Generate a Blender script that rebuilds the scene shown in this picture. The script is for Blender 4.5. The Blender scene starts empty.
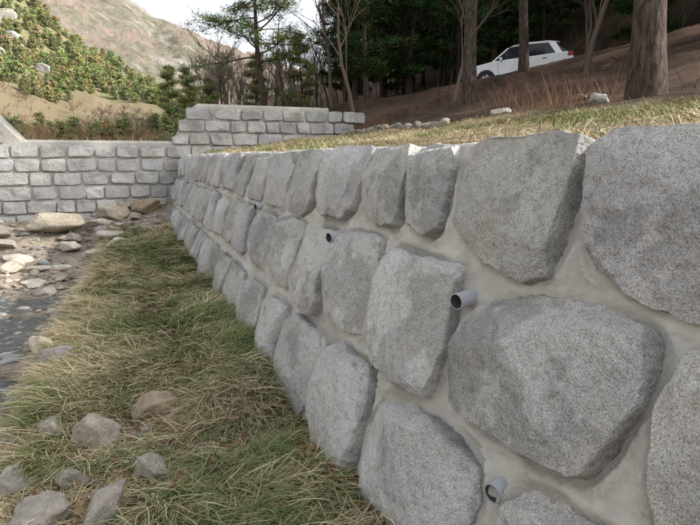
import bpy, bmesh, math, random
import numpy as np
from mathutils import Vector, Matrix
rnd=random.Random(7); R8=np.random.default_rng(5)
scene=bpy.context.scene
# ------------------------------------------------------------ noise
def _h(ix,iy,iz):
    n=(ix.astype(np.int64)*374761393+iy.astype(np.int64)*668265263+iz.astype(np.int64)*1103515245)&0xffffffff
    n=((n^(n>>13))*1274126177)&0xffffffff
    n=(n^(n>>16))&0xffffffff
    return n/4294967295.0*2-1
def vn(x,y,z=None):
    x=np.asarray(x,float);y=np.asarray(y,float)
    three=z is not None
    z=np.zeros_like(x) if z is None else np.asarray(z,float)
    fx,fy,fz=np.floor(x),np.floor(y),np.floor(z)
    a,b,c=x-fx,y-fy,z-fz
    a=a*a*(3-2*a);b=b*b*(3-2*b);c=c*c*(3-2*c)
    r=0
    for i in (0,1):
        for j in (0,1):
            for k in ((0,1) if three else (0,)):
                w=(a if i else 1-a)*(b if j else 1-b)
                if three: w=w*(c if k else 1-c)
                r=r+w*_h(fx+i,fy+j,fz+k)
    return r
def fbm(x,y,z=None,o=4,g=.5):
    x=np.asarray(x,float);y=np.asarray(y,float)
    r=0;a=1
    for i in range(o):
        r=r+a*vn(x*2**i+17.3*i,y*2**i-9.1*i,None if z is None else z*2**i+3.7*i);a*=g
    return r
def ss(a,b,x):
    t=np.clip((x-a)/(b-a),0,1);return t*t*(3-2*t)
# ------------------------------------------------------------ mesh helpers
def link(o,parent=None):
    scene.collection.objects.link(o)
    if parent: o.parent=parent
    return o
def empty(name,loc=(0,0,0)):
    e=bpy.data.objects.new(name,None);e.location=loc;e.empty_display_size=.2
    return link(e)
def mk(name,verts,faces,mats,parent=None,smooth=True,col=None,midx=None):
    me=bpy.data.meshes.new(name)
    verts=np.asarray(verts,dtype=np.float32)
    if isinstance(faces,np.ndarray):
        nf,k=faces.shape
        me.vertices.add(len(verts));me.vertices.foreach_set('co',verts.ravel())
        me.loops.add(nf*k);me.loops.foreach_set('vertex_index',faces.astype(np.int32).ravel())
        me.polygons.add(nf);me.polygons.foreach_set('loop_start',np.arange(0,nf*k,k,dtype=np.int32))
        me.polygons.foreach_set('loop_total',np.full(nf,k,dtype=np.int32))
        me.update(calc_edges=True)
    else:
        me.from_pydata([tuple(map(float,v)) for v in verts],[],faces)
    if not isinstance(mats,(list,tuple)): mats=[mats]
    for m in mats: me.materials.append(m)
    if smooth: me.polygons.foreach_set('use_smooth',np.ones(len(me.polygons),dtype=bool))
    if midx is not None: me.polygons.foreach_set('material_index',np.asarray(midx,dtype=np.int32))
    if col is not None:
        a=me.color_attributes.new('Col','FLOAT_COLOR','POINT')
        c=np.ones((len(verts),4),dtype=np.float32);c[:,:3]=col
        a.data.foreach_set('color',c.ravel())
    o=bpy.data.objects.new(name,me);link(o,parent);return o
def gridfaces(nu,nv):
    i=np.arange(nu-1)[:,None];j=np.arange(nv-1)[None,:]
    a=i*nv+j
    return np.stack([a,a+nv,a+nv+1,a+1],-1).reshape(-1,4)
# ------------------------------------------------------------ materials
def newmat(name):
    m=bpy.data.materials.new(name);m.use_nodes=True;nt=m.node_tree
    return m,nt,nt.nodes['Principled BSDF']
def N(nt,t,**k):
    n=nt.nodes.new(t)
    for a,b in k.items(): setattr(n,a,b)
    return n
def noise(nt,scale,detail=4,rough=.55,vec=None,dist=0):
    n=N(nt,'ShaderNodeTexNoise');n.inputs['Scale'].default_value=scale;n.inputs['Detail'].default_value=detail
    n.inputs['Roughness'].default_value=rough;n.inputs['Distortion'].default_value=dist
    if vec: nt.links.new(vec,n.inputs['Vector'])
    return n.outputs['Fac']
def ramp(nt,fac,stops):
    r=N(nt,'ShaderNodeValToRGB');e=r.color_ramp.elements
    while len(e)<len(stops): e.new(.5)
    for i,(p,c) in enumerate(stops):
        e[i].position=p;e[i].color=(c,c,c,1) if not isinstance(c,tuple) else (*c,1)
    nt.links.new(fac,r.inputs[0]);return r.outputs[0]
def mix(nt,fac,a,b,mode='MIX'):
    m=N(nt,'ShaderNodeMix',data_type='RGBA',blend_type=mode)
    for s,v in ((0,fac),(6,a),(7,b)):
        if hasattr(v,'links'): nt.links.new(v,m.inputs[s])
        elif s==0: m.inputs[0].default_value=v
        else: m.inputs[s].default_value=(*v,1)
    return m.outputs[2]
def bump(nt,bs,h,dist,strength=1,prev=None):
    b=N(nt,'ShaderNodeBump');b.inputs['Strength'].default_value=strength;b.inputs['Distance'].default_value=dist
    nt.links.new(h,b.inputs['Height'])
    if prev: nt.links.new(prev,b.inputs['Normal'])
    nt.links.new(b.outputs[0],bs.inputs['Normal']);return b.outputs[0]
def coords(nt,which='Object'):
    return N(nt,'ShaderNodeTexCoord').outputs[which]
def attr(nt):
    a=N(nt,'ShaderNodeAttribute');a.attribute_name='Col';return a.outputs['Color']

def m_granite(name):
    m,nt,bs=newmat(name);v=coords(nt)
    sp_=noise(nt,215,1,.5,v)
    c=ramp(nt,sp_,[(.34,(1.22,1.215,1.20)),(.44,(1.02,1.02,1.015)),(.53,(.985,.985,.985)),(.63,(.62,.62,.63))])
    md=noise(nt,30,3,.75,v)
    c=mix(nt,1.0,c,ramp(nt,md,[(.33,.74),(.48,1.0)]),'MULTIPLY')
    c=mix(nt,1.0,c,attr(nt),'MULTIPLY')
    nt.links.new(c,bs.inputs['Base Color']);bs.inputs['Roughness'].default_value=.85
    bs.inputs['Specular IOR Level'].default_value=.25
    bump(nt,bs,md,.022,.65)
    return m
granite=m_granite('granite')
def m_mortar(name,k=1.0):
    m,nt,bs=newmat(name);v=coords(nt)
    n4=noise(nt,6,5,.72,v)
    c=ramp(nt,n4,[(.3,(.38*k,.36*k,.318*k)),(.7,(.55*k,.525*k,.475*k))])
    c=mix(nt,1.0,c,attr(nt),'MULTIPLY')
    nt.links.new(c,bs.inputs['Base Color']);bs.inputs['Roughness'].default_value=.9
    bump(nt,bs,n4,.035,.7)
    return m
mortar=m_mortar('mortar',1.03);mortar_dam=m_mortar('mortar_darker',.75)  # dam uses the same mortar mix in a darker tone
def m_attr(name,nscale=8,amt=.5,rough=.95,bs_=.03,det=4):
    m,nt,bs=newmat(name)
    c=attr(nt)
    v=coords(nt);nn_=noise(nt,nscale,det,.72,v)
    c=mix(nt,1.0,c,ramp(nt,nn_,[(.25,1-amt),(.75,1+amt)]),'MULTIPLY')
    bump(nt,bs,nn_,bs_,.9)
    nt.links.new(c,bs.inputs['Base Color']);bs.inputs['Roughness'].default_value=rough
    bs.inputs['Specular IOR Level'].default_value=.2
    return m
def m_diff(name):
    m=bpy.data.materials.new(name);m.use_nodes=True;nt=m.node_tree;nt.nodes.clear()
    d=nt.nodes.new('ShaderNodeBsdfDiffuse');o=nt.nodes.new('ShaderNodeOutputMaterial')
    nt.links.new(attr(nt),d.inputs[0]);nt.links.new(d.outputs[0],o.inputs[0]);return m
groundm=m_attr('ground_soil',14,.55,.95,.06)
grassm=m_diff('grass_blade')
needlem=m_diff('pine_needles');twigm=m_diff('dry_twigs')
rockm=m_attr('river_rock',20,.35,.9,.03)
mountm=m_attr('mountain_slope',.25,.5,.95,3,6)
def m_bark(name,a,b):
    m,nt,bs=newmat(name);v=coords(nt)
    mp=N(nt,'ShaderNodeMapping');mp.inputs['Scale'].default_value=(1,1,.22);nt.links.new(v,mp.inputs[0])
    h=noise(nt,18,4,.7,mp.outputs[0],.6)
    nt.links.new(ramp(nt,h,[(.38,a),(.62,b)]),bs.inputs['Base Color']);bs.inputs['Roughness'].default_value=.95
    bump(nt,bs,h,.09,1)
    return m
bark=m_bark('pine_bark',(.022,.015,.011),(.12,.083,.062))
bark2=m_diff('bare_bark')
def simple(name,col,rough=.5,metal=0,spec=.5):
    m,nt,bs=newmat(name);bs.inputs['Base Color'].default_value=(*col,1);bs.inputs['Roughness'].default_value=rough
    bs.inputs['Metallic'].default_value=metal;bs.inputs['Specular IOR Level'].default_value=spec;return m
# ------------------------------------------------------------ terrain
CX,CY=16.2,20.5
RD=np.array([.80,-.60])          # direction of the track the car stands on
def sp(x,k=1.5): return np.log1p(np.exp(np.clip(x*k,-30,30)))/k
def hillR(x,y):
    x0=6.5-1.2*ss(8,13,y)
    h=.05+.125*np.maximum(x-1.6,0)+.15*sp(x-x0)+.42*sp(x-20)-.3*sp(x-60)
    al=(x-CX)*RD[0]+(y-CY)*RD[1];pe=(x-CX)*.6+(y-CY)*.8
    road=3.02+.085*al
    k=ss(3.0,1.3,np.abs(pe-.2))*ss(11,6,np.abs(al))
    return h*(1-k)+road*k
def bedge(x,y): return -.56+.24*ss(7,10.5,y)+.10*vn(np.asarray(x)*0+3,np.asarray(y)*1.3)
def G(x,y):
    x=np.asarray(x,float);y=np.asarray(y,float)
    nb=fbm(x*1.7,y*1.7,o=4)
    rise=.45*ss(9.8,13.2,y)
    xl=bedge(x,y)
    bank=-1.5+.06*nb+rise+.05*ss(.2,.9,x)
    bed=-1.75+.08*fbm(x*2.2,y*2.2,o=4)+rise*.9
    low=bed+(bank-bed)*ss(xl-.28,xl+.06,x)
    low=low+.34*sp(-2.9-x,3)+.12*fbm(x*.6,y*.6,o=3)*ss(-2.6,-4,x)
    hr=hillR(x,y)+.05*fbm(x*.8,y*.8,o=4)*ss(1.8,3.5,x)+.22*fbm(x*.22,y*.22,o=4)*ss(6,14,x)*ss(2,5,np.hypot(x-CX,y-CY))
    t=ss(1.15,1.62,x);down=low*(1-t)+hr*t
    hl=np.clip((y-18)/62,0,1)**1.8*np.clip(12.5-.58*x,0,60)-.08*np.maximum(y-80,0)
    hl=hl+.30*sp(-x-4.5)+ (1.3*fbm(x*.07,y*.07,o=5)+.3*fbm(x*.4,y*.4,o=3))*ss(22,45,y)
    ch=.12+.04*nb
    up=np.maximum(ch+hl, np.where(x>1.3,(hr+.25)*ss(1.3,3.2,x),-9))
    up=np.maximum(up,ch)
    k=ss(13.65,13.95,y)
    return down*(1-k)+up*k
def Gs(x,y): return float(G(np.array([x]),np.array([y]))[0])
def axis(lo,a,b,hi,st,gr=1.09):
    c=list(np.arange(a,b+1e-6,st));s=st
    while c[-1]<hi: s*=gr;c.append(c[-1]+s)
    s=st
    while c[0]>lo: s*=gr;c.insert(0,c[0]-s)
    return np.array(c)
xs=axis(-450,-3.2,7,450,.07,1.06);ys=axis(-60,.5,14.2,900,.08,1.045)
XX,YY=np.meshgrid(xs,ys,indexing='ij');ZZ=G(XX,YY)
fx,fy=XX.ravel(),YY.ravel();fz=ZZ.ravel()
n1=fbm(fx*.9,fy*.9,o=5)[:,None];n2=fbm(fx*5,fy*5,o=4)[:,None]
def C(*a): return np.array(a)[None,:]
def mx(a,b,t): return a*(1-t)+b*t
T=lambda v:v[:,None]
col=mx(C(.15,.12,.07),C(.28,.23,.14),np.clip(.5+.6*n2,0,1))
gravel=mx(C(.20,.165,.125),C(.36,.31,.25),np.clip(.5+.7*n2,0,1))
be=bedge(fx,fy)
col=mx(col,gravel,T(np.maximum(ss(be+.05,be-.1,fx),ss(9.6,11.2,fy))*(fx<1.3)))
wet=C(.10,.085,.065);col=mx(col,wet,T(ss(-1.66,-1.74,fz)*ss(8.5,7,fy)*(fx<0)*.85))
litter=mx(C(.036,.024,.017),C(.105,.063,.040),np.clip(.5+.8*n1*.6+.4*n2,0,1))
toplawn=mx(C(.13,.105,.06),C(.24,.195,.11),np.clip(.5+.8*n2,0,1))
col=mx(col,toplawn,T(ss(1.4,1.7,fx)*(fy<13.8)))
n3=fbm(fx*.12,fy*.12,o=4)[:,None];n4=fbm(fx*.5,fy*.5,o=4)[:,None]
hillc=mx(C(.20,.16,.10),C(.165,.165,.08),np.clip(.5+1.0*n3+.5*n4,0,1))
hillc=mx(hillc,C(.32,.28,.225),np.clip((n3+.6*n4-.8)*4,0,1))
col=mx(col,hillc,T((fy>13.8)*1.0))
col=mx(col,litter,T(np.clip(ss(5.0,6.4,fx+.7*fbm(fx*.7,fy*.7,o=3)+1.5*ss(8,13,fy)),0,1)*ss(.13,.17,fx/np.maximum(fy,1))))
mk('ground',np.stack([fx,fy,fz],1),gridfaces(len(xs),len(ys)),groundm,col=col)
# ------------------------------------------------------------ rocks
def ico(sub):
    bm=bmesh.new();bmesh.ops.create_icosphere(bm,subdivisions=sub,radius=1)
    v=np.array([p.co[:] for p in bm.verts]);f=np.array([[q.index for q in p.verts] for p in bm.faces]);bm.free();return v,f
ICO={k:ico(k) for k in (2,3,4,5)}
def rockgeo(sub,size,rr,flat=.6):
    v,f=ICO[sub];v=v.copy();o=rr.uniform(0,100,3)
    for k in range(10):
        d=rr.normal(size=3);d/=np.linalg.norm(d);c=rr.uniform(.46,.80)
        dd=v@d;v-=np.outer(np.maximum(dd-c,0),d)*.96
    v*=(1+.14*fbm(v[:,0]*1.6+o[0],v[:,1]*1.6+o[1],v[:,2]*1.6+o[2],o=5))[:,None]
    v*=np.array([1.1,rr.uniform(.65,.95),flat*rr.uniform(.8,1.2)])*size
    a=rr.uniform(0,6.28);c_,s_=math.cos(a),math.sin(a)
    v=v@np.array([[c_,s_,0],[-s_,c_,0],[0,0,1]])
    return v,f
def rockcol(rr):
    return [np.array([.35,.31,.26]),np.array([.43,.39,.33]),np.array([.26,.23,.19]),np.array([.37,.30,.22]),np.array([.27,.27,.26])][rr.integers(5)]*rr.uniform(.8,1.15)
def boulder(name,x,y,size,sub=4,flat=.6,sink=.25,c=None,zz=None):
    v,f=rockgeo(sub,size,R8,flat);z=Gs(x,y) if zz is None else zz
    v=v+np.array([x,y,z+size*flat*(1-sink)-size*flat*.5])
    cc=rockcol(R8) if c is None else np.array(c)
    n_=fbm(v[:,0]*9/max(size*4,.5),v[:,1]*9/max(size*4,.5),v[:,2]*9/max(size*4,.5),o=3)[:,None]
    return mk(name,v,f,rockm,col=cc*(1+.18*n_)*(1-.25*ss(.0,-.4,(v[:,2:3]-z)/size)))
BR=[(-.2,3.14,.13,.75,(.33,.29,.24)),(.10,3.35,.17,.65,(.34,.265,.19)),(-.32,2.79,.11,.7,(.30,.28,.24)),(-.16,2.4,.15,.75,(.31,.28,.24)),
    (.04,2.66,.12,.7,(.30,.27,.23)),(-.64,4.81,.15,.9,(.54,.46,.34)),(-.54,4.45,.14,.7,(.34,.32,.29)),(.03,6.88,.11,.75,(.42,.34,.25)),(-.58,2.9,.13,.6,(.29,.27,.24)),
    (-.42,2.45,.13,.7,(.31,.28,.24)),(-.45,3.3,.10,.7,(.33,.30,.25)),(.62,4.75,.09,.6,(.19,.135,.095)),(.45,5.6,.07,.6,(.22,.165,.11)),
    (-1.3,12.2,.62,.36,(.40,.35,.27)),(-.15,12.1,.5,.36,(.38,.325,.25)),(-2.3,11.8,.5,.35,(.38,.34,.27)),(.45,12.5,.4,.45,(.30,.235,.165)),(.1,12.85,.35,.5,(.36,.31,.23)),
    (-.9,10.9,.30,.4,(.48,.44,.37)),(-1.7,10.6,.27,.4,(.48,.44,.38)),(-.2,10.9,.23,.45,(.43,.39,.32)),(-2.6,12.8,.4,.4,None),(-.6,12.7,.3,.5,(.40,.35,.27)),
    (-1.25,8.8,.2,.4,(.5,.46,.39)),(-.75,7.4,.16,.5,None),(-2.1,9.3,.26,.4,(.46,.42,.35)),(-1.0,6.2,.14,.5,None),(-.78,3.7,.12,.6,None),(-.85,5.6,.13,.6,None),(-.95,7.9,.15,.5,(.46,.42,.35)),
    (-.66,9.2,.18,.4,None),(-1.6,9.8,.22,.4,(.48,.42,.34)),(-.45,9.9,.15,.4,(.48,.42,.34)),(-.7,5.1,.1,.6,None),(-.72,4.1,.1,.6,None),(-.74,6.5,.12,.6,None),(-.95,9.7,.2,.4,(.48,.44,.37)),(-1.3,10.1,.25,.35,(.5,.45,.37)),(-.1,10.3,.2,.4,(.46,.4,.32)),
    (-.4,11.7,.22,.45,None),(-.9,11.6,.25,.45,(.36,.33,.29)),(.2,11.9,.2,.5,None),(-1.9,11.3,.28,.4,(.4,.36,.3))]
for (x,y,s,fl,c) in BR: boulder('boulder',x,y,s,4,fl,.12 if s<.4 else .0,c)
V=[];Fc=[];Cc=[];off=0
for i in range(1700):
    y=R8.uniform(1.5,13)
    x=R8.uniform(-3.6,-.4 if y<9.5 else 1.0) if R8.random()<.95 else R8.uniform(-.6,.2)
    if y<9 and x>-.45 and R8.random()<.8: continue
    s=R8.choice([.02,.035,.055,.085],p=[.3,.33,.24,.13])*R8.uniform(.7,1.4)*(1.2 if y>7 else 1)
    v,f=rockgeo(2,s,R8,.45);v=v+np.array([x,y,Gs(x,y)+s*.1])
    V.append(v);Fc.append(f+off);off+=len(v);Cc.append(np.tile(rockcol(R8),(len(v),1)))
mk('streambed_gravel',np.concatenate(V),np.concatenate(Fc),rockm,col=np.concatenate(Cc))
def m_water():
    m,nt,bs=newmat('stream_water');v=coords(nt)
    n=noise(nt,7,4,.65,v,1.5)
    nt.links.new(ramp(nt,n,[(.56,(.085,.095,.09)),(.70,(.6,.62,.63))]),bs.inputs['Base Color']);bs.inputs['Roughness'].default_value=.07
    bs.inputs['IOR'].default_value=1.33
    bump(nt,bs,n,.10,1.0);return m
wx=np.linspace(-2.9,-.45,60);wy=np.linspace(-1,8.0,160);WX,WY=np.meshgrid(wx,wy,indexing='ij')
mk('stream',np.stack([WX.ravel(),WY.ravel(),(-1.71+.010*fbm(WX*7,WY*4,o=3)).ravel()],1),gridfaces(60,160),m_water())
# ------------------------------------------------------------ masonry
def outline(P,n,soft=.035):
    P=np.asarray(P,float);Q=np.vstack([P,P[:1]]);d=np.r_[0,np.cumsum(np.linalg.norm(np.diff(Q,axis=0),axis=1))]
    M=360;t=np.linspace(0,d[-1],M,endpoint=False);q=np.stack([np.interp(t,d,Q[:,0]),np.interp(t,d,Q[:,1])],1)
    w=max(1,int(soft/d[-1]*M));ker=np.hanning(2*w+3)[1:-1];ker/=ker.sum()
    for c in (0,1):
        e=np.r_[q[-w:,c],q[:,c],q[:w,c]];q[:,c]=np.convolve(e,ker,'valid')
    idx=(np.arange(n)*M/n);i0=idx.astype(int);f=(idx-i0)[:,None]
    return q[i0]*(1-f)+q[(i0+1)%M]*f
def square_up(P,rr,amt=.10):
    """push the four corners of a block outward so it reads as a roughly squared stone"""
    q=outline(P,90,.012);c=(q.max(0)+q.min(0))/2;hw=(q.max(0)-q.min(0))/2;D=q-c
    t=np.arctan2(D[:,1]/hw[1],D[:,0]/hw[0])
    am=np.interp(t,[-3.15,-1.57,0,1.57,3.15],[*(k:=rr.uniform(.3,1.25,4)),k[0]])*amt
    return c+D*(1+am*np.abs(np.sin(2*t))**1.6)[:,None]
def chisel(P,r):
    P=np.asarray(P,float);out=[];m=len(P)
    for i in range(m):
        a,b,c=P[(i-1)%m],P[i],P[(i+1)%m]
        la,lc=np.linalg.norm(a-b),np.linalg.norm(c-b)
        out.append(b+(a-b)*min(.33,r/la));out.append(b+(c-b)*min(.33,r/lc))
    return np.array(out)
def stone(poly,frame,H,n,K,rr,amp=1.0,facets=6,soft=.010,grow=.016,big=1.0,top=None,dark=1.0,stain=1.0):
    O,es,et,nn=frame
    P=outline(poly,n,soft);Cn=P.mean(0);D=P-Cn;Rr=np.linalg.norm(D,axis=1)
    D=D*(1+grow/Rr)[:,None]
    for k in range(3):
        a=rr.uniform(0,6.28);dv=np.array([math.cos(a),math.sin(a)]);pr=D@dv;lim=pr.max()*rr.uniform(.93,.99)
        D=D*np.where(pr>lim,lim/np.maximum(pr,1e-6),1)[:,None]
    Rr=np.linalg.norm(D,axis=1)
    th=np.arctan2(D[:,1],D[:,0]);o=rr.uniform(0,50,3)
    w=1+.014*fbm(np.cos(th)*5+o[0],np.sin(th)*5+o[1],o=4,g=.7);D=D*w[:,None]
    t=np.linspace(0,1,K)**1.4
    rho=1-t[:-1]
    pts=(D[None,:,:]*rho[:,None,None]);Rm=Rr.mean()
    d=(1-rho)[:,None]*Rr[None,:]
    rb=.035*min(Rm,.25)+.004
    q=1-np.clip(d/rb,0,1);h=H*(.30+.70*np.sqrt(np.clip(1-q**2,0,1)))
    fac=np.full(h.shape,9.);ph0=rr.uniform(0,6.28)
    wx_=.015*fbm(pts[...,0]*6+o[1],pts[...,1]*6+o[2],o=4)
    for k in range(facets):
        a=ph0+k*6.28/facets+rr.uniform(-.5,.5);dv=np.array([math.cos(a),math.sin(a)])
        ext=(D@dv).max()
        if k%2==0: sl=rr.uniform(.5,1.6)*big;Rk=ext-rr.uniform(.01,.06)*big
        else: sl=rr.uniform(.12,.36)*big;Rk=ext*rr.uniform(.1,.65)
        fac=np.minimum(fac,H+sl*(Rk-pts@dv+wx_*(1 if k%2 else -1)))
    tb=top if top else ((rr.uniform(.04,.10),rr.uniform(.8,1.5)) if rr.random()<.7*big else None)
    if tb:
        dv=np.array([rr.uniform(-.3,.3),1.]);dv/=np.linalg.norm(dv);ext=(D@dv).max()
        fac=np.minimum(fac,H+tb[1]*(ext-tb[0]-pts@dv+wx_*.8))
    tilt=(pts@rr.normal(0,.07,2))
    h=np.minimum(h+tilt*np.clip(d/rb,0,1),np.maximum(fac,.18*h))
    pts=np.concatenate([D[None]*1.0,pts],0);h=np.concatenate([np.full((1,n),-.06),h],0)
    V2=pts.reshape(-1,2);hh=h.ravel()
    V2=np.vstack([V2,[[0,0]]]);hh=np.append(hh,hh[-n:].mean())
    x,y,z=V2[:,0]+o[0],V2[:,1]+o[1],hh+o[2]
    e=np.append(np.repeat(np.concatenate([[0],np.clip(t[:-1]*6,0.25,1)]),n),1)
    rid=1-2*np.abs(vn(x*7,y*7,z*7))
    hh=hh+amp*e*(.007*fbm(x*4,y*4,z*4,o=3)+.008*rid*np.clip(vn(x*3,y*3)+.5,0,1)+.0042*fbm(x*20,y*20,z*20,o=3,g=.7))
    sx=.005*amp*fbm(x*14+9,y*14,z*14,o=3,g=.65);sy=.005*amp*fbm(x*14,y*14+9,z*14,o=3,g=.65)
    P3=O+np.outer(V2[:,0]+Cn[0]+sx,es)+np.outer(V2[:,1]+Cn[1]+sy,et)+np.outer(hh,nn)
    L=K;i=np.arange(L-1)[:,None];j=np.arange(n)[None,:];a=i*n+j;b=i*n+(j+1)%n
    f=np.stack([a,b,b+n,a+n],-1).reshape(-1,4)
    last=(L-1)*n;jj=np.arange(n);c=np.full(n,len(P3)-1)
    f2=np.stack([last+jj,last+(jj+1)%n,c],-1)
    dd=np.append(np.concatenate([np.zeros((1,n)),d],0).ravel(),Rm)
    base=np.array([.452,.447,.437])*rr.uniform(.88,1.12)*dark*np.array([1,rr.uniform(.985,1.0),rr.uniform(.955,1.0)])
    lowf=fbm(x*3,y*3,o=4)[:,None];cl=base*(1+.15*lowf)
    st=np.clip((fbm(x*2.4+20,y*2.4,o=5,g=.6)-.25)*1.4,0,.45)[:,None]*rr.uniform(.0,.8)*stain
    cl=cl*(1-st)+np.array([.39,.335,.25])*st*dark
    gr=np.clip((fbm(x*3.5+40,y*3.5,o=5,g=.65)-.2)*1.5,0,.4)[:,None]
    cl=cl*(1-gr*.6)
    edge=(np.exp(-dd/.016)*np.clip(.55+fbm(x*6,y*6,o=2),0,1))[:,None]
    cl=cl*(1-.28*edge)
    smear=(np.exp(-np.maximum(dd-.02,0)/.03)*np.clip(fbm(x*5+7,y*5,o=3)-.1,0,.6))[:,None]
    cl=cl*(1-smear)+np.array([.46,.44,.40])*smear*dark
    return P3,f,f2,cl
class Batch:
    def __init__(s): s.v=[];s.q=[];s.c=[];s.o=0
    def add(s,r):
        v,q,t,c=r;s.v.append(v);s.q.append(np.concatenate([q[:,[0,1,2]],q[:,[0,2,3]],t])+s.o);s.c.append(c);s.o+=len(v)
    def build(s,name,mat,parent):
        return mk(name,np.concatenate(s.v),np.concatenate(s.q),mat,parent,col=np.concatenate(s.c))
St={'S0':[(.86,.03),(.6,.06),(.3,.05),(.28,-.3),(.6,-.37),(.74,-.3)],
'S1':[(1.31,.02),(1.15,.05),(0.95,.06),(.90,-.1),(.84,-.36),(.93,-.37),(1.06,-.35),(1.20,-.30),(1.27,-.17)],
'S2':[(2.01,.0),(1.87,.04),(1.54,.05),(1.41,.03),(1.38,-.10),(1.38,-.24),(1.40,-.36),(1.48,-.39),(1.71,-.37),(1.89,-.28),(1.98,-.15)],
'S3':[(2.42,.01),(2.30,.04),(2.16,.03),(2.10,-.03),(2.07,-.18),(2.06,-.29),(2.12,-.33),(2.28,-.31),(2.38,-.16)],
'S4':[(2.95,0),(2.72,.04),(2.52,.03),(2.48,-.04),(2.46,-.20),(2.46,-.32),(2.64,-.34),(2.84,-.29),(2.93,-.13)],
'S5':[(3.70,0),(3.43,.04),(3.08,.04),(3.01,.0),(3.01,-.13),(3.05,-.28),(3.13,-.36),(3.49,-.37),(3.68,-.23)],
'S6':[(4.42,-.02),(4.06,.03),(3.82,.01),(3.78,-.16),(3.79,-.33),(3.95,-.41),(4.29,-.38),(4.41,-.22)],
'S7':[(5.2,-.01),(4.82,.03),(4.52,.02),(4.50,-.19),(4.52,-.39),(4.91,-.41),(5.14,-.30)],
'S8':[(5.98,-.01),(5.5,.02),(5.29,-.02),(5.26,-.39),(5.74,-.41),(5.96,-.25)],
'T0':[(.86,-.57),(.82,-.48),(.6,-.42),(.45,-.5),(.42,-.85),(.6,-.93),(.72,-.88),(.82,-.74)],
'T1':[(1.68,-.60),(1.60,-.53),(1.4,-.46),(1.17,-.43),(.99,-.45),(.94,-.50),(.93,-.62),(.98,-.74),(1.03,-.83),(1.15,-.86),(1.39,-.87),(1.56,-.86),(1.66,-.73)],
'T2':[(2.44,-.56),(2.34,-.46),(2.03,-.45),(1.84,-.45),(1.80,-.61),(1.77,-.71),(1.76,-.83),(1.82,-.91),(1.97,-.93),(2.22,-.93),(2.38,-.74)],
'T3':[(3.09,-.52),(2.83,-.43),(2.56,-.44),(2.51,-.60),(2.51,-.72),(2.51,-.86),(2.68,-.90),(2.96,-.87),(3.07,-.67)],
'T4':[(3.76,-.55),(3.45,-.48),(3.18,-.48),(3.14,-.62),(3.15,-.85),(3.20,-.94),(3.50,-.94),(3.73,-.77)],
'T5':[(4.52,-.56),(4.13,-.48),(3.84,-.49),(3.80,-.66),(3.81,-.90),(4.08,-.92),(4.44,-.80)],
'T6':[(5.24,-.58),(4.93,-.51),(4.58,-.52),(4.56,-.69),(4.55,-.90),(4.88,-.92),(5.18,-.78)],
'U0':[(1.22,-1.08),(1.17,-1.0),(1.07,-.95),(.90,-.95),(.80,-1.05),(.80,-1.3),(.97,-1.42),(1.14,-1.4),(1.20,-1.23)],
'U1':[(2.09,-1.16),(2.00,-1.04),(1.71,-.99),(1.45,-1.01),(1.38,-1.10),(1.37,-1.30),(1.45,-1.42),(1.57,-1.44),(1.86,-1.45),(2.04,-1.31)],
'U2':[(2.80,-1.09),(2.65,-1.0),(2.28,-1.0),(2.17,-1.17),(2.17,-1.35),(2.22,-1.46),(2.48,-1.48),(2.77,-1.34)],
'U3':[(3.54,-1.12),(3.35,-1.03),(2.93,-1.05),(2.88,-1.21),(2.88,-1.38),(2.95,-1.48),(3.26,-1.49),(3.52,-1.30)],
'U4':[(4.20,-1.15),(3.95,-1.04),(3.64,-1.04),(3.61,-1.24),(3.60,-1.45),(3.80,-1.48),(4.15,-1.34)],
'U5':[(4.94,-1.15),(4.70,-1.05),(4.31,-1.06),(4.27,-1.24),(4.27,-1.44),(4.57,-1.47),(4.90,-1.34)]}
TOP={'T1':(.11,1.2),'T2':(.06,1.2),'U1':(.09,1.2),'S2':(.04,1.0),'T3':(.05,1.2),'U2':(.08,1.2),'T4':(.05,1.2),'S1':(.04,.8)}
HH={'T1':.11,'T2':.09,'U1':.10,'U2':.10,'S2':.08,'S1':.08,'T3':.09,'U0':.08}
nn=np.array([-.95,0,.3135]);nn/=np.linalg.norm(nn)
es=np.array([0,1.,0]);et=np.array([.33,0,1.])
O=np.array([1.4-.33*.05,0,0])
wall=empty('stone_retaining_wall')
rq_=np.random.default_rng(77)
names=list(St.keys());polys=[square_up(p,rq_,.10 if k!='T1' else .07) for k,p in St.items()]
for p in polys: p[:,1]=np.minimum(p[:,1],.058)
for (zt,zb,s0) in ((.03,-.40,6.01),(-.49,-.92,5.28),(-1.04,-1.48,4.99)):
    s=s0
    while s<13.3:
        w=rnd.uniform(.50,.78);e=min(s+w,13.45);a=lambda k=.025:rnd.uniform(-k,k)
        cut=rnd.uniform(.02,.07)
        polys.append(chisel([(s+.01+a(.02),zb+a()),(s+.015+a(.02),zt-.01+a(.015)),(e-.10+a(),zt+a(.015)),(e-.035+a(.015),zt-cut+a(.02)),(e-.05+a(.02),zb+cut+a()),(e-.15+a(),zb+a(.02))],.03)[::-1])
        s=e
for (zt,zb) in ((.03,-.38),(-.48,-.9),(-1.0,-1.46)):
    s={.03:.24,-.48:.38,-1.0:.72}[zt]
    while s>-1.6:
        w=rnd.uniform(.5,.75);polys.append(chisel([(s-w,zb),(s-w,zt),(s-.06,zt),(s-.06,zb)],.08));s-=w
b=Batch()
for i,p in enumerate(polys):
    y=p[:,0].mean();rr=np.random.default_rng(340+i)
    if y<6: n_,K=(240,90) if 0.5<y<3.2 else (120,40)
    else: n_,K=60,20
    nm=names[i] if i<len(names) else ''
    H=rr.uniform(.07,.10);H=HH.get(nm,H)
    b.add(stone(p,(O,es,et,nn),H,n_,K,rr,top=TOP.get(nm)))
b.build('granite_blocks',granite,wall)
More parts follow.
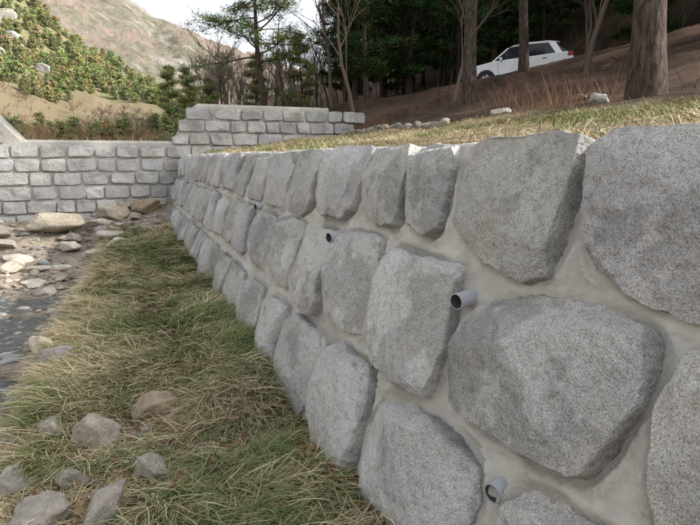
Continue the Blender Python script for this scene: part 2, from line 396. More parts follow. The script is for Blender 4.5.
ms=np.concatenate([np.arange(-1.6,.5,.05),np.arange(.5,4,.0125),np.arange(4,7,.025),np.arange(7,13.6,.05)])
mt=np.concatenate([np.arange(-1.95,-1.5,.03),np.arange(-1.5,.03,.0125),[.035]])
arc=[(1-math.cos(a),math.sin(a)) for a in np.linspace(0,1.57,5)[1:]]
nS=len(ms)
SS,TT=np.meshgrid(ms,mt,indexing='ij');dist=np.full(SS.shape,9.)
for p in polys:
    q=outline(p,160,.010);cx,cy=q.mean(0);q=q+(q-[cx,cy])/np.linalg.norm(q-[cx,cy],axis=1)[:,None]*.010
    lo=q.min(0)-.15;hi=q.max(0)+.15
    i0,i1=np.searchsorted(ms,[lo[0],hi[0]]);j0,j1=np.searchsorted(mt,[lo[1],hi[1]])
    if i1<=i0: continue
    A=SS[i0:i1,j0:j1];B=TT[i0:i1,j0:j1]
    dd=np.sqrt(((A[...,None]-q[:,0])**2+(B[...,None]-q[:,1])**2).min(-1))
    ang=np.arctan2(q[:,1]-cy,q[:,0]-cx);rq=np.hypot(q[:,0]-cx,q[:,1]-cy);od=np.argsort(ang)
    rin=np.interp(np.arctan2(B-cy,A-cx),ang[od],rq[od],period=2*math.pi)
    dd=np.where(np.hypot(A-cx,B-cy)<rin,-dd,dd)
    dist[i0:i1,j0:j1]=np.minimum(dist[i0:i1,j0:j1],dd)
dpos=np.maximum(dist,0)
h=.012*fbm(SS*3,TT*3,o=3)+.008*fbm(SS*11,TT*11,o=3)+.003*vn(SS*30,TT*30)
wob=.5+.6*vn(SS*5+3,TT*5)
h=h+.022*wob*np.exp(-(dpos/.018)**1.5)+.030*np.exp(-((dpos-.036-.012*vn(SS*4,TT*4))/.012)**2)*np.clip(vn(SS*2.3+7,TT*2.3)*1.3+.8,0,1)
h=h*ss(.05,-.02,TT)+0
P0=O+SS[...,None]*es+TT[...,None]*et+h[...,None]*nn
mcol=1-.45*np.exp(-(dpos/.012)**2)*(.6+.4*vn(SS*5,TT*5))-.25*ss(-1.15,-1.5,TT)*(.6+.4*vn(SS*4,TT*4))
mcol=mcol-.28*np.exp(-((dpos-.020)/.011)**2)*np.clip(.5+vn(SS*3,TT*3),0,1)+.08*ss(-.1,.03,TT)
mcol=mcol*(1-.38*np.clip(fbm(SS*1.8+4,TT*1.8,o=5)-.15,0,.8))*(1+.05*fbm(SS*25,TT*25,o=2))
cap=[]
topx=P0[:,-1,0];topz=P0[:,-1,2]
wv=.006*fbm(ms*3,ms*0,o=3)
for (a,c2) in arc: cap.append(np.stack([topx+.03*a,ms,topz+.02*c2+wv],1));
for dx in (.1,.2,.33): cap.append(np.stack([topx+dx,ms,topz+.02+wv+.006*fbm(ms*4,ms*0+dx*9,o=2)],1))
cap.append(np.stack([topx+.36,ms,topz-.25],1))
P0=np.concatenate([P0,np.stack(cap,1)],1)
mcol=np.concatenate([mcol,np.ones((nS,len(cap)))],1)
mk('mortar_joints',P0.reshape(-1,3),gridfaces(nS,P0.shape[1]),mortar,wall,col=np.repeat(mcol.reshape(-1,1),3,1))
pipem=simple('pvc_grey',(.36,.37,.39),.45)
piped=simple('pipe_inside',(.04,.04,.04),.9)
def pipe(s,z,r,L,yaw=-.25):
    base=O+s*es+z*et
    d=Vector((-1,yaw,-.06)).normalized()
    prof=[(r,-.12),(r,L),(r*.88,L),(r*.86,L-.14)]
    vs=[];fs=[];n=32
    rot=d.to_track_quat('Z','Y').to_matrix()
    for (rad,l) in prof:
        for k in range(n):
            a=2*math.pi*k/n;vs.append(Vector(base)+rot@Vector((rad*math.cos(a),rad*math.sin(a),l)))
    for i in range(3):
        for k in range(n): fs.append([i*n+k,i*n+(k+1)%n,(i+1)*n+(k+1)%n,(i+1)*n+k])
    fs.append([3*n+k for k in range(n)])
    mk('drain_pipe',vs,fs,[pipem,piped],wall,midx=[0]*(2*n)+[1]*n+[1])
pipe(1.745,-.525,.031,.085);pipe(1.30,-1.02,.031,.05);pipe(3.13,-.465,.031,.11,-.3);pipe(5.24,-.46,.030,.07,-.3)
# ------------------------------------------------------------ check dam
dam=empty('check_dam')
yb=13.3
def damtop(x):
    if x<-1.8: return min(.3+(-1.8-x)*1.15,1.4)
    if x>1.2: return min(.3+(x-1.2)*1.6,1.14)
    return .3
b=Batch();fr=(np.array([0,yb,0]),np.array([1.,0,0]),np.array([0,.12,1.]),np.array([0,-1,.12]))
DR=random.Random(3)
z=-1.45;k=0
while z<1.35:
    hgt=.285;x=-9+DR.uniform(0,.4)
    while x<5.5:
        w=DR.uniform(.32,.62);xc=x+w/2
        if z+hgt*.75<damtop(xc) and not(1.45<xc and z<-.2):
            zt=min(z+hgt-.022,damtop(xc)-.02);a=lambda q=.022:DR.uniform(-q,q)
            xl,xr=x+.018,x+w-.014
            k+=1;rr=np.random.default_rng(900+k)
            b.add(stone(chisel([(xl+a(),z+.016+a()),(xl+a(),zt+a(.012)),(xr+a(),zt+a(.012)),(xr+a(),z+.016+a())],.025)[::-1],fr,rr.uniform(.03,.06),44,14,rr,.9,5,.012,.002,.45,None,.90))
        x+=w
    z+=hgt
b.build('granite_blocks_dam',granite,dam)
dx=np.concatenate([np.arange(-9,-2.6,.4),np.arange(-2.6,2.2,.05),np.arange(2.2,5.2,.3)])
vs=[];fs=[]
for x in dx:
    t=damtop(x)
    for (dy,z) in ((-.2+.0,-2.0),(0.12*t,t),(0.12*t+.04,t+.05),(0.9,t+.05),(.95,-1.0)):
        vs.append((x,yb+dy,z))
for i in range(len(dx)-1):
    for j in range(4): a=i*5+j;fs.append([a,a+5,a+6,a+1])
fs.append([0,1,2,3,4]);l=(len(dx)-1)*5;fs.append([l+4,l+3,l+2,l+1,l])
mk('dam_mortar_body',vs,fs,mortar_dam,dam,smooth=False,col=np.ones((len(vs),3)))
V=[];Fc=[];Cc=[];off=0
for i in range(26):
    t=i/25;x=4.95+.45*t+R8.normal(0,.04);y=12.5-3.7*t
    v,f=rockgeo(3,R8.uniform(.09,.14),R8,.7);v=v+np.array([x,y,Gs(x,y)+.06]);V.append(v);Fc.append(f+off);off+=len(v);Cc.append(np.tile(rockcol(R8)*.75,(len(v),1)))
mk('edging_stones',np.concatenate(V),np.concatenate(Fc),rockm,col=np.concatenate(Cc))
boulder('boulder',6.7,6.6,.20,4,.6,.2,(.42,.40,.36));boulder('boulder',6.4,8.6,.2,4,.6,.2,(.38,.35,.30));boulder('boulder',7.4,7.7,.13,4,.6,.2,(.35,.32,.27))
# ------------------------------------------------------------ grass
def blades(name,bx,by,ang,L,W,e0,e1,colr,segs=5,zoff=0,bz=None,parent=None,mat=None):
    n=len(bx);bz=G(bx,by)+zoff if bz is None else bz
    px,py,pz=bx.copy(),by.copy(),bz.copy()
    vs=np.zeros((n,segs+1,2,3));roll=R8.uniform(-.6,.6,n);turn=R8.normal(0,.16,n)
    for k in range(segs+1):
        t=k/segs;e=e0+(e1-e0)*t**.8;a=ang+turn*k
        w=W*(1-t)**.7*.5+.0002
        sx,sy=-np.sin(a)*w*np.cos(roll),np.cos(a)*w*np.cos(roll);sz=np.sin(roll)*w
        vs[:,k,0]=np.stack([px-sx,py-sy,pz-sz],1);vs[:,k,1]=np.stack([px+sx,py+sy,pz+sz],1)
        st=L/segs
        px=px+np.cos(e)*np.cos(a)*st;py=py+np.cos(e)*np.sin(a)*st;pz=pz+np.sin(e)*st
    vs=vs.reshape(-1,3)
    base=(np.arange(n)*(segs+1)*2)[:,None];k=np.arange(segs)[None,:]*2
    a=base+k;f=np.stack([a,a+1,a+3,a+2],-1).reshape(-1,4)
    return mk(name,vs,f,mat or grassm,parent,col=np.repeat(colr,(segs+1)*2,axis=0))
def tuftfield(nt,xr,yr,dens):
    X=[];Y=[]
    while len(X)<nt:
        x=R8.uniform(*xr,nt);y=R8.uniform(*yr,nt);k=R8.random(nt)<dens(x,y);X+=list(x[k]);Y+=list(y[k])
    return np.array(X[:nt]),np.array(Y[:nt])
greens=np.array([[.165,.215,.08],[.12,.165,.062],[.23,.265,.11],[.185,.205,.095]])
straws=np.array([[.54,.45,.28],[.44,.35,.21],[.64,.55,.37],[.31,.23,.14]])
def mixcol(n,pg):
    g=greens[R8.integers(0,4,n)];s=straws[R8.integers(0,4,n)];k=(R8.random(n)<pg)[:,None]
    return np.where(k,g,s)*R8.uniform(.75,1.25,(n,1))
def densb(x,y):
    xl=bedge(x,y)
    d=ss(xl+.03,xl+.25,x)*ss(11.4,10.0,y)*(1/(1+np.maximum(y-1.5,0)/5))
    hole=np.clip(1.2-np.hypot((x+.14)/.36,(y-2.9)/.55),0,1)
    d=d*(1-.65*hole)*np.clip(.75+.8*fbm(x*1.8,y*1.8,o=3),.08,1)
    for (a,b_,s,_,_) in BR[:13]: d=d*(1-.85*np.clip(1.6-np.hypot(x-a,y-b_+.04)/(s*1.0),0,1))
    return d*ss(1.0,.86,x+.06*vn(y*3,y*0))
nt_=3100;tx,ty=tuftfield(nt_,(-1,.95),(1.2,11.4),densb)
per=44
def expand(tx,ty,per,rad):
    n=len(tx);r=rad*np.sqrt(R8.random((n,per)));a=R8.uniform(0,6.283,(n,per))
    return (tx[:,None]+r*np.cos(a)).ravel(),(ty[:,None]+r*np.sin(a)).ravel()
bx,by=expand(tx,ty,per,.05)
bx=np.minimum(bx,.96)
field=-1.1+2.4*fbm(tx*1.2+4,ty*1.2,o=2)
ang=np.repeat(field,per)+R8.normal(0,.7,nt_*per)
pgt=np.clip(.44+.5*fbm(tx*2.2,ty*2.2+5,o=3)+.25*vn(tx*9,ty*9)+.18*ss(.0,.8,tx)*ss(6,3,ty),.05,.9)
pg=np.repeat(pgt,per)
n=nt_*per
far_=1+np.clip(by-3,0,8)*.12
tl=np.repeat(R8.uniform(.65,1.35,nt_),per)
blades('bank_grass',bx,by,ang,R8.uniform(.11,.28,n)*tl,R8.uniform(.003,.0065,n)*far_,R8.uniform(.2,1.1,n),R8.uniform(-.5,.05,n),mixcol(n,pg),6)
n=42000;x=R8.uniform(-.8,.98,n);y=1.2+10*R8.random(n)**1.3;x=np.maximum(x,bedge(x,y)+R8.normal(0,.08,n))
blades('straw_litter',x,y,R8.uniform(0,6.28,n),R8.uniform(.06,.24,n),R8.uniform(.002,.0045,n),R8.uniform(0,.35,n),R8.uniform(-.3,0,n),mixcol(n,.1),3,zoff=.012)
n=4600;y=1.2+9*R8.random(n)**1.4;x=np.where(R8.random(n)<.65,R8.normal(.87,.09,n),R8.uniform(-.5,.95,n));x=np.minimum(x,.97)
blades('fallen_leaves',x,y,R8.uniform(0,6.28,n),R8.uniform(.03,.06,n),R8.uniform(.018,.035,n),R8.uniform(-.2,.6,n),R8.uniform(-.6,.4,n),np.array([[.17,.10,.055],[.26,.165,.09],[.12,.07,.045]])[R8.integers(0,3,n)],3,zoff=.045)
n=120000;x=1.66+5.0*R8.random(n)**1.15;y=R8.uniform(.8,13.1,n)
k=R8.random(n)<np.clip(.65+1.0*fbm(x*1.4,y*1.4,o=4),0.06,1)*ss(6.4,5.0,x+1.2*ss(8,13,y)+.4*vn(x*2,y*2));x=x[k];y=y[k];n=len(x)
blades('top_bank_grass',x,y,R8.uniform(0,6.28,n)*.6+4*vn(x*1.5,y*1.5),R8.uniform(.04,.15,n)*(1+.5*vn(x*2.5,y*2.5)),R8.uniform(.003,.006,n),R8.uniform(.1,1.4,n),R8.uniform(-.5,.3,n),
   mixcol(n,np.clip(.35+.8*fbm(x*1.1+8,y*1.1,o=4),.03,.85))*.82,4)
n=22000;y=14+22*R8.random(n)**1.2;x=R8.uniform(-12,2.5,n)
blades('upstream_dry_grass',x,y,R8.uniform(0,6.28,n),R8.uniform(.15,.5,n),R8.uniform(.015,.03,n),R8.uniform(.9,1.5,n),R8.uniform(.2,.8,n),mixcol(n,.15)*np.array([.60,.51,.46]),3)
# ------------------------------------------------------------ trees
class TB:
    def __init__(s): s.v=[];s.f=[];s.m=[];s.c=[];s.wc=(.09,.07,.05)
    def tube(s,pts,rad,n=6,mi=0):
        o=len(s.v);pts=[Vector(p) for p in pts]
        for i,p in enumerate(pts):
            d=(pts[min(i+1,len(pts)-1)]-pts[max(i-1,0)]).normalized()
            u=d.orthogonal().normalized()
            if i: u=(pu-d*pu.dot(d)).normalized()
            w=d.cross(u);pu=u
            for k in range(n):
                a=2*math.pi*k/n;s.v.append(p+(u*math.cos(a)+w*math.sin(a))*rad[i]);s.c.append(s.wc)
        for i in range(len(pts)-1):
            for k in range(n):
                s.f.append([o+i*n+k,o+i*n+(k+1)%n,o+(i+1)*n+(k+1)%n,o+(i+1)*n+k]);s.m.append(mi)
    def tuft(s,p,r,n,L,W,colr,rr,up=.3):
        for i in range(n):
            d=Vector((rr.gauss(0,1),rr.gauss(0,1),rr.gauss(up,.7))).normalized()
            q=p+Vector((rr.gauss(0,r),rr.gauss(0,r),rr.gauss(0,r*.5)))
            sd=d.cross(Vector((rr.gauss(0,1),rr.gauss(0,1),rr.gauss(0,1)))).normalized()*W*.5
            e=q+d*L*rr.uniform(.7,1.2);o=len(s.v)
            s.v+=[q-sd,q+sd,e];s.f.append([o,o+1,o+2]);s.m.append(1)
            k=rr.uniform(.7,1.3);s.c+=[tuple(c*k for c in colr)]*3
    def mesh(s,name,mats):
        me=bpy.data.meshes.new(name);me.from_pydata([tuple(v) for v in s.v],[],s.f)
        for m in mats: me.materials.append(m)
        me.polygons.foreach_set('material_index',s.m);me.polygons.foreach_set('use_smooth',[True]*len(s.f))
        a=me.color_attributes.new('Col','FLOAT_COLOR','POINT')
        c=np.ones((len(s.v),4),dtype=np.float32);c[:,:3]=np.array(s.c);a.data.foreach_set('color',c.ravel());return me
def pine_tb(seed,H,cs,r0,spread=2.6,nb=30,tn=26,nl=.28,nw=.035,lean=.3,green=(.05,.085,.025),twigs=3,twigr=True,tr=.13,bn=4,taper=.75):
    rr=random.Random(seed);t=TB();pts=[];rad=[]
    ax,ay=rr.uniform(-1,1)*lean,rr.uniform(-1,1)*lean
    for i in range(13):
        q=i/12;pts.append(Vector((ax*q+.012*H*math.sin(q*7+seed),ay*q+.012*H*(math.cos(q*6+seed)-1),H*q-.3*(i==0))));rad.append(r0*(1.3 if i==0 else 1)*(1-.85*q))
    t.tube(pts,rad,12 if r0>.1 else 5)
    def at(z):
        q=max(0,min(.999,z/H))*12;i=int(q);return pts[i].lerp(pts[i+1],q-i)
    for b_ in range(nb):
        q=(b_+rr.random())/nb;z=cs+(H-cs)*q*.98;p=at(z);a=b_*2.4+rr.uniform(-.5,.5)
        L=spread*(1-q*taper)*rr.uniform(.5,1.15)*min(1,.55+q*2)
        up=rr.uniform(-.05,.35);path=[p];d=Vector((math.cos(a),math.sin(a),up));c=p
        for k in range(5):
            d=(d+Vector((rr.gauss(0,.18),rr.gauss(0,.18),rr.gauss(.02,.14)))).normalized();c=c+d*L/5;path.append(c)
        rb=r0*.28*(1-q*.6);t.tube(path,[rb*(1-k/6) for k in range(6)],bn)
        for k in range(2,6):
            for m_ in range(twigs if k<5 else 2):
                s=rr.uniform(.15,.45)*L*.5;dd=Vector((rr.gauss(0,1),rr.gauss(0,1),rr.gauss(.25,.3))).normalized()
                e=path[k]+dd*s
                if twigr: t.tube([path[k],e],[rb*.3,rb*.1],3)
                g=tuple(x*rr.uniform(.7,1.5) for x in green)
                t.tuft(e,tr,tn,nl,nw,g,rr);
                if rr.random()<.6: t.tuft(path[k].lerp(e,.6),tr,tn//2,nl,nw,g,rr)
    return t
def pine_mesh(seed,*a,**k): return pine_tb(seed,*a,**k).mesh('pine_%d'%seed,[bark,needlem])
def bare_tb(seed,H,r0,levels=3,sp_=.5,n0=7,wc=(.135,.11,.088)):
    rr=random.Random(seed);t=TB();t.wc=wc
    def grow(p,d,L,r,lv):
        path=[p];c=p;seg=4
        for k in range(seg):
            d=(d+Vector((rr.gauss(0,.13),rr.gauss(0,.13),.05))).normalized();c=c+d*L/seg;path.append(c)
        t.tube(path,[r*(1-.5*k/seg) for k in range(seg+1)],n0 if lv==levels else 3)
        if lv<=0: return
        for i in range(rr.randint(4,6)):
            q=rr.uniform(.25,1);k=min(seg-1,int(q*seg));pp=path[k].lerp(path[k+1],q*seg-k)
            dd=(d+Vector((rr.gauss(0,sp_),rr.gauss(0,sp_),rr.gauss(.15,.25)))).normalized()
            grow(pp,dd,L*rr.uniform(.4,.62),max(r*.42,.006),lv-1)
    grow(Vector((0,0,-.2)),Vector((0,0,1)),H*.6,r0,levels)
    return t
def place(name,me,x,y,rot=0,sc=1,parent=None,z=None):
    o=bpy.data.objects.new(name,me);o.location=(x,y,(Gs(x,y) if z is None else z));o.rotation_euler=(0,0,rot);o.scale=(sc,sc,sc)
    return link(o,parent)
def merged(name,tbs,items,mats,jit=.15):
    A=[]
    for t in tbs:
        f3=[];m3=[]
        for f,m in zip(t.f,t.m):
            f3.append(f[:3]);m3.append(m)
            if len(f)==4: f3.append([f[0],f[2],f[3]]);m3.append(m)
        A.append((np.array([tuple(v) for v in t.v]),np.array(f3),np.array(m3),np.array(t.c)))
    V=[];F=[];M=[];Cl=[];o=0
    Zs=G(np.array([i[1] for i in items]),np.array([i[2] for i in items]))
    for (k,x,y,r,s),zz in zip(items,Zs):
        v,f,m,c=A[k];cr,sr=math.cos(r),math.sin(r)
        w=v@np.array([[cr,sr,0],[-sr,cr,0],[0,0,1]])*s+np.array([x,y,zz])
        V.append(w);F.append(f+o);M.append(m);Cl.append(c*R8.uniform(1-jit,1+jit)*np.array([1+R8.uniform(-jit,jit)*.6,1,1]));o+=len(v)
    mk(name,np.concatenate(V),np.concatenate(F),mats,smooth=True,col=np.concatenate(Cl),midx=np.concatenate(M))
dg=(.040,.062,.024)
bigp=[pine_mesh(11,11,4.0,.23,3.2,26,20,.32,.045,.3,dg),pine_mesh(12,12,4.6,.18,3.0,26,20,.32,.045,.3,dg)]
low=[pine_mesh(13,9,1.2,.14,2.9,34,18,.36,.06,.3,dg,3,False),pine_mesh(14,10,.8,.15,3.1,36,18,.38,.065,.3,(.034,.052,.022),3,False)]
lone=pine_mesh(21,7.4,3.0,.17,4.8,26,26,.24,.03,.5,(.105,.135,.045),4,True,.15,4,.5)
green2=pine_mesh(31,5,.6,.09,1.9,24,18,.28,.04,.2,(.17,.18,.08))
bt=[bare_tb(41,8,.09),bare_tb(42,7,.07),bare_tb(43,9,.11)]
place('pine_tree',bigp[0],7.0,6.15,.4,1.0);place('pine_tree',bigp[1],8.2,12.3,1.2,.95);place('pine_tree',bigp[1],12.2,15.3,2.9,.9)
place('pine_tree',lone,6.1,25.2,.6,1.0)
place('bare_tree',bt[0].mesh('bare_a',[bark2,needlem]),9.2,24.7,0,1.0)
for (x,y,s) in [(4.5,29,.62),(3.4,40,.8),(8.6,38,1.0),(10.6,34,1.0),(5.4,44,1.0)]: place('young_pine_tree',green2,x,y,rnd.uniform(0,6),s)
for (x,y,k,s) in [(14.6,7.2,0,1.1),(15.2,8.9,1,1.1),(17.0,9.8,0,1.15),(18.5,11.0,1,1.0)]: place('pine_tree',low[k],x,y,rnd.uniform(0,6),s)  # pines beyond the frame edge, added to shade the dam and lawn
pts=[]
def ok(x,y,gap):
    if math.hypot(x-CX,y-CY)<3.4: return False
    if abs(x-CX*y/CY)<2.2 and y<CY: return False
    return not any(math.hypot(x-a,y-b_)<gap for a,b_ in pts)
tries=0
while len(pts)<28 and tries<5000:
    tries+=1;y=rnd.uniform(23,44);x=y*rnd.uniform(.39,.80)
    if not ok(x,y,1.9): continue
    pts.append((x,y));place('pine_tree',low[rnd.randrange(2)],x,y,rnd.uniform(0,6.3),rnd.uniform(.8,1.15))
c0=len(pts);tries=0
while len(pts)<c0+26 and tries<5000:
    tries+=1;t=rnd.uniform(1.16,1.7);l=rnd.uniform(-9,11);x=CX*t+l*.78;y=CY*t-l*.62
    if not ok(x,y,1.8): continue
    pts.append((x,y));place('pine_tree',low[rnd.randrange(2)],x,y,rnd.uniform(0,6.3),rnd.uniform(.7,1.05))
c0=len(pts);tries=0
while len(pts)<c0+22 and tries<5000:
    tries+=1;x=rnd.uniform(17,40);y=rnd.uniform(9,34)
    if x<.7*y or not ok(x,y,2.4): continue
    pts.append((x,y));place('pine_tree',(low+bigp)[rnd.randrange(3)],x,y,rnd.uniform(0,6.3),rnd.uniform(.8,1.15))
items=[]
while len(items)<80:
    x=rnd.uniform(8,36);y=rnd.uniform(12,46)
    if x<.28*y or math.hypot(x-CX,y-CY)<3 or (abs(x-CX*y/CY)<1.8 and y<CY): continue
    items.append((rnd.randrange(3),x,y,rnd.uniform(0,6.3),rnd.uniform(.4,.9)))
while len(items)<160:
    y=rnd.uniform(34,62);x=y*rnd.uniform(.13,.42);items.append((rnd.randrange(3),x,y,rnd.uniform(0,6.3),rnd.uniform(.6,1.0)))
merged('bare_trees_thicket',bt,items,[bark2,needlem])
sb=[bare_tb(71+i,2.0,.02,3,.9,3,w) for i,w in enumerate([(.20,.14,.085),(.16,.11,.07),(.24,.19,.11)])]
items=[]
while len(items)<330:
    y=rnd.uniform(15,44);x=rnd.uniform(-.26*y-3,.11*y+1)
    items.append((rnd.randrange(3),x,y,rnd.uniform(0,6.3),rnd.uniform(.35,.8)*min(1,y/28)))
merged('hillside_scrub',sb,items,[bark2,needlem],.25)
n=30000;x=R8.uniform(6.5,45,n);y=R8.uniform(5,60,n);k=(x>.2*y)&(np.hypot(x-CX,y-CY)>2.6)&~((np.abs(x-CX*y/CY)<1.9)&(y<CY)&(R8.random(n)<.96))&(R8.random(n)<ss(-.3,.5,fbm(x*.25,y*.25,o=3)))&~((y<16)&(R8.random(n)<.85))
x=x[k];y=y[k];n=len(x)
brc=np.array([[.10,.07,.048],[.07,.045,.035],[.14,.105,.07]])[R8.integers(0,3,n)]
blades('forest_undergrowth',x,y,R8.uniform(0,6.28,n),R8.uniform(.3,1.9,n)*np.clip(y/16,.35,1),R8.uniform(.008,.025,n),R8.uniform(.9,1.5,n),R8.uniform(.3,1.2,n),brc,3,mat=twigm)
for (wx_,wy_,r_) in [(6.9,8.4,.6),(6.4,6.9,.4),(7.5,7.4,.5),(7.2,9.6,.6)]:
    n=90;bx=wx_+R8.normal(0,r_*.5,n);by=wy_+R8.normal(0,r_*.5,n)
    blades('dry_weeds',bx,by,R8.uniform(0,6.28,n),R8.uniform(.3,.8,n),R8.uniform(.005,.010,n),R8.uniform(.9,1.5,n),R8.uniform(.2,1.2,n),np.tile([[.19,.11,.07]],(n,1))*R8.uniform(.6,1.5,(n,1)),4)
sm=[pine_tb(51+i,2.6,.1,.05,1.35,12,6,.42,.17,.15,g,2,False,.2,3) for i,g in enumerate([(.22,.235,.105),(.175,.205,.09),(.26,.26,.125)])]
items=[]
while len(items)<1400:
    y=24+66*rnd.random()**.8;x=rnd.uniform(-.30*y-3,.14*y+2)
    if y<34 and rnd.random()<.6: continue
    f_=float(fbm(np.array([x*.12]),np.array([y*.12]),o=3)[0])
    if f_<-.4: continue
    items.append((rnd.randrange(3),x,y,rnd.uniform(0,6.3),rnd.uniform(.2,.54)*min(1,y/42)))
merged('hillside_young_pines',sm,items,[bark,needlem],.22)
for (x,y,s) in [(-9.3,56,1.2),(-8.4,50,.7),(-7.9,61,.9),(-11,62,1.5),(-8.7,45,.5),(-7,52,.5),(-8.6,66,1.0),(-10,70,1.3),(-5.6,58,.6),(-9.9,58,.9)]:
    boulder('hillside_boulder',x,y,s,4,.8,-.05,(.30,.28,.25))
# mountain behind
az=np.linspace(-.9,1.6,420);rad=np.linspace(0,1,110)
A,Rd=np.meshgrid(az,rad,indexing='ij')
ctrl_x=[-.9,-.3,-.1,.022,.063,.163,.3125,.6,1.6];ctrl_z=[.36,.36,.31,.246,.222,.182,.15,.14,.12]
rid=np.interp(A,ctrl_x,ctrl_z)
Yd=190+170*Rd;Xd=A*Yd
Zd=rid*360*Rd**.9+(7*fbm(Xd*.02,Yd*.02,o=6)+9*(np.abs(fbm(Xd*.035,Yd*.015,o=4))-.3))*Rd*(1.25-Rd)+1.2*fbm(Xd*.25,Yd*.25,o=3)
mn=fbm(Xd*.03,Yd*.03,o=6).ravel()[:,None];mn2=fbm(Xd*.2,Yd*.2,o=4).ravel()[:,None]
mc=mx(C(.22,.17,.145),C(.15,.145,.105),np.clip(.45+.8*mn+.5*mn2,0,1))
mc=mx(mc,C(.30,.27,.245),np.clip((mn+.4*mn2-.7)*3,0,.7))
mk('mountain',np.stack([Xd.ravel(),Yd.ravel(),Zd.ravel()],1),gridfaces(420,110),mountm,col=mc)
# ------------------------------------------------------------ car
car=empty('parked_car')
paint=simple('white_paint',(.80,.81,.82),.25);paint.node_tree.nodes['Principled BSDF'].inputs['Coat Weight'].default_value=.6
glass=simple('car_glass',(.015,.018,.02),.06);rubber=simple('tyre_rubber',(.02,.02,.02),.85);rim=simple('alloy_rim',(.45,.46,.47),.35,.8)
trim=simple('black_trim',(.025,.025,.025),.6);redl=simple('tail_lamp',(.35,.02,.02),.25);lampm=simple('head_lamp',(.7,.72,.75),.1)
def extr(name,prof,hw,mat,bev=.05,top=None,topz=None):
    vs=[];n=len(prof)
    for sgn in (-1,1):
        for (x,z) in prof:
            w=hw
            if top is not None and z>topz: w=hw-(hw-top)*(z-topz)/(1.62-topz)
            vs.append((x,sgn*w,z))
    fs=[list(range(n))[::-1],list(range(n,2*n))]
    for i in range(n): fs.append([i,(i+1)%n,n+(i+1)%n,n+i])
    o=mk(name,vs,fs,mat,car,smooth=False)
    if bev:
        md=o.modifiers.new('b','BEVEL');md.width=bev;md.segments=4;md.limit_method='ANGLE'
    return o
body=[(-2.12,.42),(-2.17,.62),(-2.08,.80),(-1.86,.90),(-1.15,1.0),(-1.0,1.02),(1.85,1.06),(2.08,1.0),(2.12,.75),(2.08,.38)]
lowp=[(1.75,.32)]+[(1.33+.38*math.cos(a),.32+.38*math.sin(a)) for a in np.linspace(0,math.pi,9)]+[(.9,.28),(-.95,.28)]+[(-1.35+.38*math.cos(a),.32+.38*math.sin(a)) for a in np.linspace(0,math.pi,9)]+[(-1.8,.32)]
extr('body_shell',body+lowp,.90,paint,.05)
extr('cabin_glass',[(-1.05,1.0),(-.35,1.50),(.2,1.57),(1.4,1.52),(2.0,1.04),(1.9,1.0)],.845,glass,.03,.66,1.0)
extr('roof_panel',[(-.42,1.49),(-.2,1.58),(.4,1.63),(1.2,1.60),(1.66,1.50),(1.4,1.49),(.4,1.55),(-.2,1.53)],.68,paint,.02)
def strip(name,pts,w,mat):
    vs=[];fs=[]
    for sgn in (-1,1):
        for (x,z) in pts:
            y=sgn*(.845-(.845-.66)*(z-1)/.62+.012);o=len(vs);vs+=[(x-w/2,y,z),(x+w/2,y,z),(x+w/2,y-sgn*.02,z),(x-w/2,y-sgn*.02,z)]
    m=len(pts)
    for s_ in range(2):
        for i in range(m-1):
            a=(s_*m+i)*4
            for k in range(4): fs.append([a+k,a+(k+1)%4,a+4+(k+1)%4,a+4+k])
    mk(name,vs,fs,mat,car,smooth=False)
strip('windscreen_pillars',[(-1.03,1.02),(-.4,1.5)],.09,paint);strip('door_pillars',[(.25,1.02),(.27,1.55)],.08,trim);strip('rear_pillars',[(1.58,1.03),(1.32,1.52)],.26,paint)
extr('lower_cladding',[(-.93,.26),(-.93,.37),(.9,.37),(.9,.26)],.915,trim,.01)
for sx in (-1.35,1.33):
    for sy in (-.80,.80):
        for nm,prof,m in (('tyre',[(.2,-.09),(.31,-.11),(.34,-.08),(.34,.08),(.31,.11),(.2,.09)],rubber),('rim',[(.0,.07),(.05,.085),(.18,.06),(.205,.09)],rim)):
            vs=[];fs=[];n_=28
            sg=1 if sy>0 else -1
            for (r_,y_) in prof:
                for k in range(n_):
                    a=2*math.pi*k/n_;vs.append((sx+r_*math.cos(a),sy+sg*y_,.34+r_*math.sin(a)))
            for i in range(len(prof)-1):
                for k in range(n_): fs.append([i*n_+k,i*n_+(k+1)%n_,(i+1)*n_+(k+1)%n_,(i+1)*n_+k])
            mk('wheel_'+nm,vs,fs,m,car)
        for k in range(5):
            a=2*math.pi*k/5;c_,s_=math.cos(a),math.sin(a);y_=sy+(1 if sy>0 else -1)*.095
            q=[(.03,-.02),(.19,-.025),(.19,.025),(.03,.02)]
            mk('wheel_spoke',[(sx+u*c_-v_*s_,y_,.34+u*s_+v_*c_) for u,v_ in q],[[0,1,2,3]],rim,car)
def box(name,c,s,mat,bev=.02):
    bm=bmesh.new();bmesh.ops.create_cube(bm,size=1);vs=[(c[0]+v.co.x*s[0],c[1]+v.co.y*s[1],c[2]+v.co.z*s[2]) for v in bm.verts];fs=[[v.index for v in f.verts] for f in bm.faces];bm.free()
    o=mk(name,vs,fs,mat,car,smooth=False);md=o.modifiers.new('b','BEVEL');md.width=bev;md.segments=3
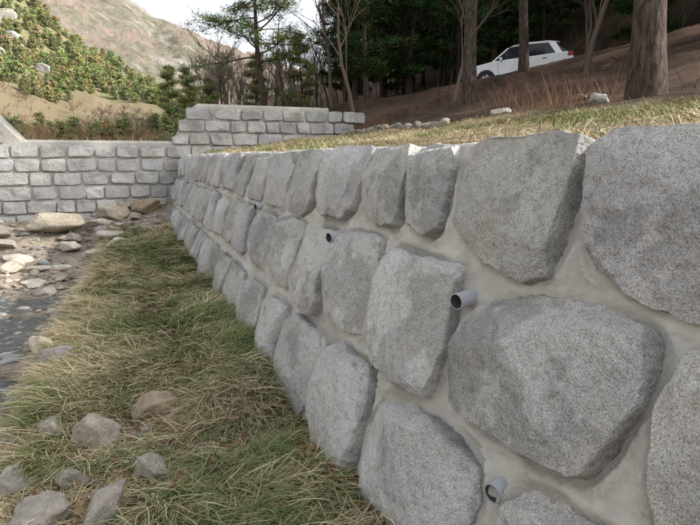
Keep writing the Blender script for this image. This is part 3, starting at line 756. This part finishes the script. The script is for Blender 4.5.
for sy in (-1,1):
    box('tail_lamp',(2.0,sy*.78,.95),(.22,.27,.16),redl);box('head_lamp',(-1.98,sy*.74,.76),(.26,.34,.13),lampm)
    box('side_mirror',(-.72,sy*.97,1.06),(.12,.18,.12),paint,.03)
    box('door_handle',(.05,sy*.905,.88),(.16,.03,.03),trim,.008);box('door_handle',(1.0,sy*.905,.90),(.16,.03,.03),trim,.008)
    box('door_seam',(.3,sy*.899,.68),(.012,.008,.6),trim,.001);box('door_seam',(-.85,sy*.899,.66),(.012,.008,.6),trim,.001)
box('front_grille',(-2.12,0,.60),(.08,1.0,.16),trim);box('licence_plate',(2.12,0,.72),(.02,.5,.11),lampm,.005)
car.rotation_euler=(0,-math.atan(.085),math.atan2(RD[1],RD[0]));car.location=(CX,CY,3.02-.03)
# ------------------------------------------------------------ light & camera
el=math.radians(31);azs=math.radians(114)
sv=Vector((math.sin(azs)*math.cos(el),math.cos(azs)*math.cos(el),math.sin(el)))
sun=bpy.data.lights.new('sun','SUN');sun.energy=4.4;sun.angle=math.radians(.5);sun.color=(1,.94,.85)
so=bpy.data.objects.new('sun',sun);so.rotation_euler=sv.to_track_quat('Z','Y').to_euler();so.location=(20,-10,20);link(so)
w=bpy.data.worlds.new('World');scene.world=w;w.use_nodes=True;nt=w.node_tree
sky=nt.nodes.new('ShaderNodeTexSky');sky.sky_type='NISHITA';sky.sun_disc=False;sky.sun_elevation=el;sky.sun_rotation=azs;sky.dust_density=4.0;sky.air_density=1.0
hs=nt.nodes.new('ShaderNodeHueSaturation');hs.inputs['Saturation'].default_value=.28
nt.links.new(sky.outputs[0],hs.inputs['Color']);nt.links.new(hs.outputs[0],nt.nodes['Background'].inputs[0]);nt.nodes['Background'].inputs[1].default_value=.43
cd=bpy.data.cameras.new('camera');cam=bpy.data.objects.new('camera',cd);link(cam)
cd.sensor_width=36;cd.lens=28.8;cd.clip_start=.05;cd.clip_end=3000
th=math.atan(.4071);ph=math.atan(105.5/560)
cam.rotation_euler=(math.pi/2-ph,0,-th);cam.location=(0,0,0)
scene.camera=cam
scene.view_settings.view_transform='Standard';scene.view_settings.look='None';scene.view_settings.exposure=0
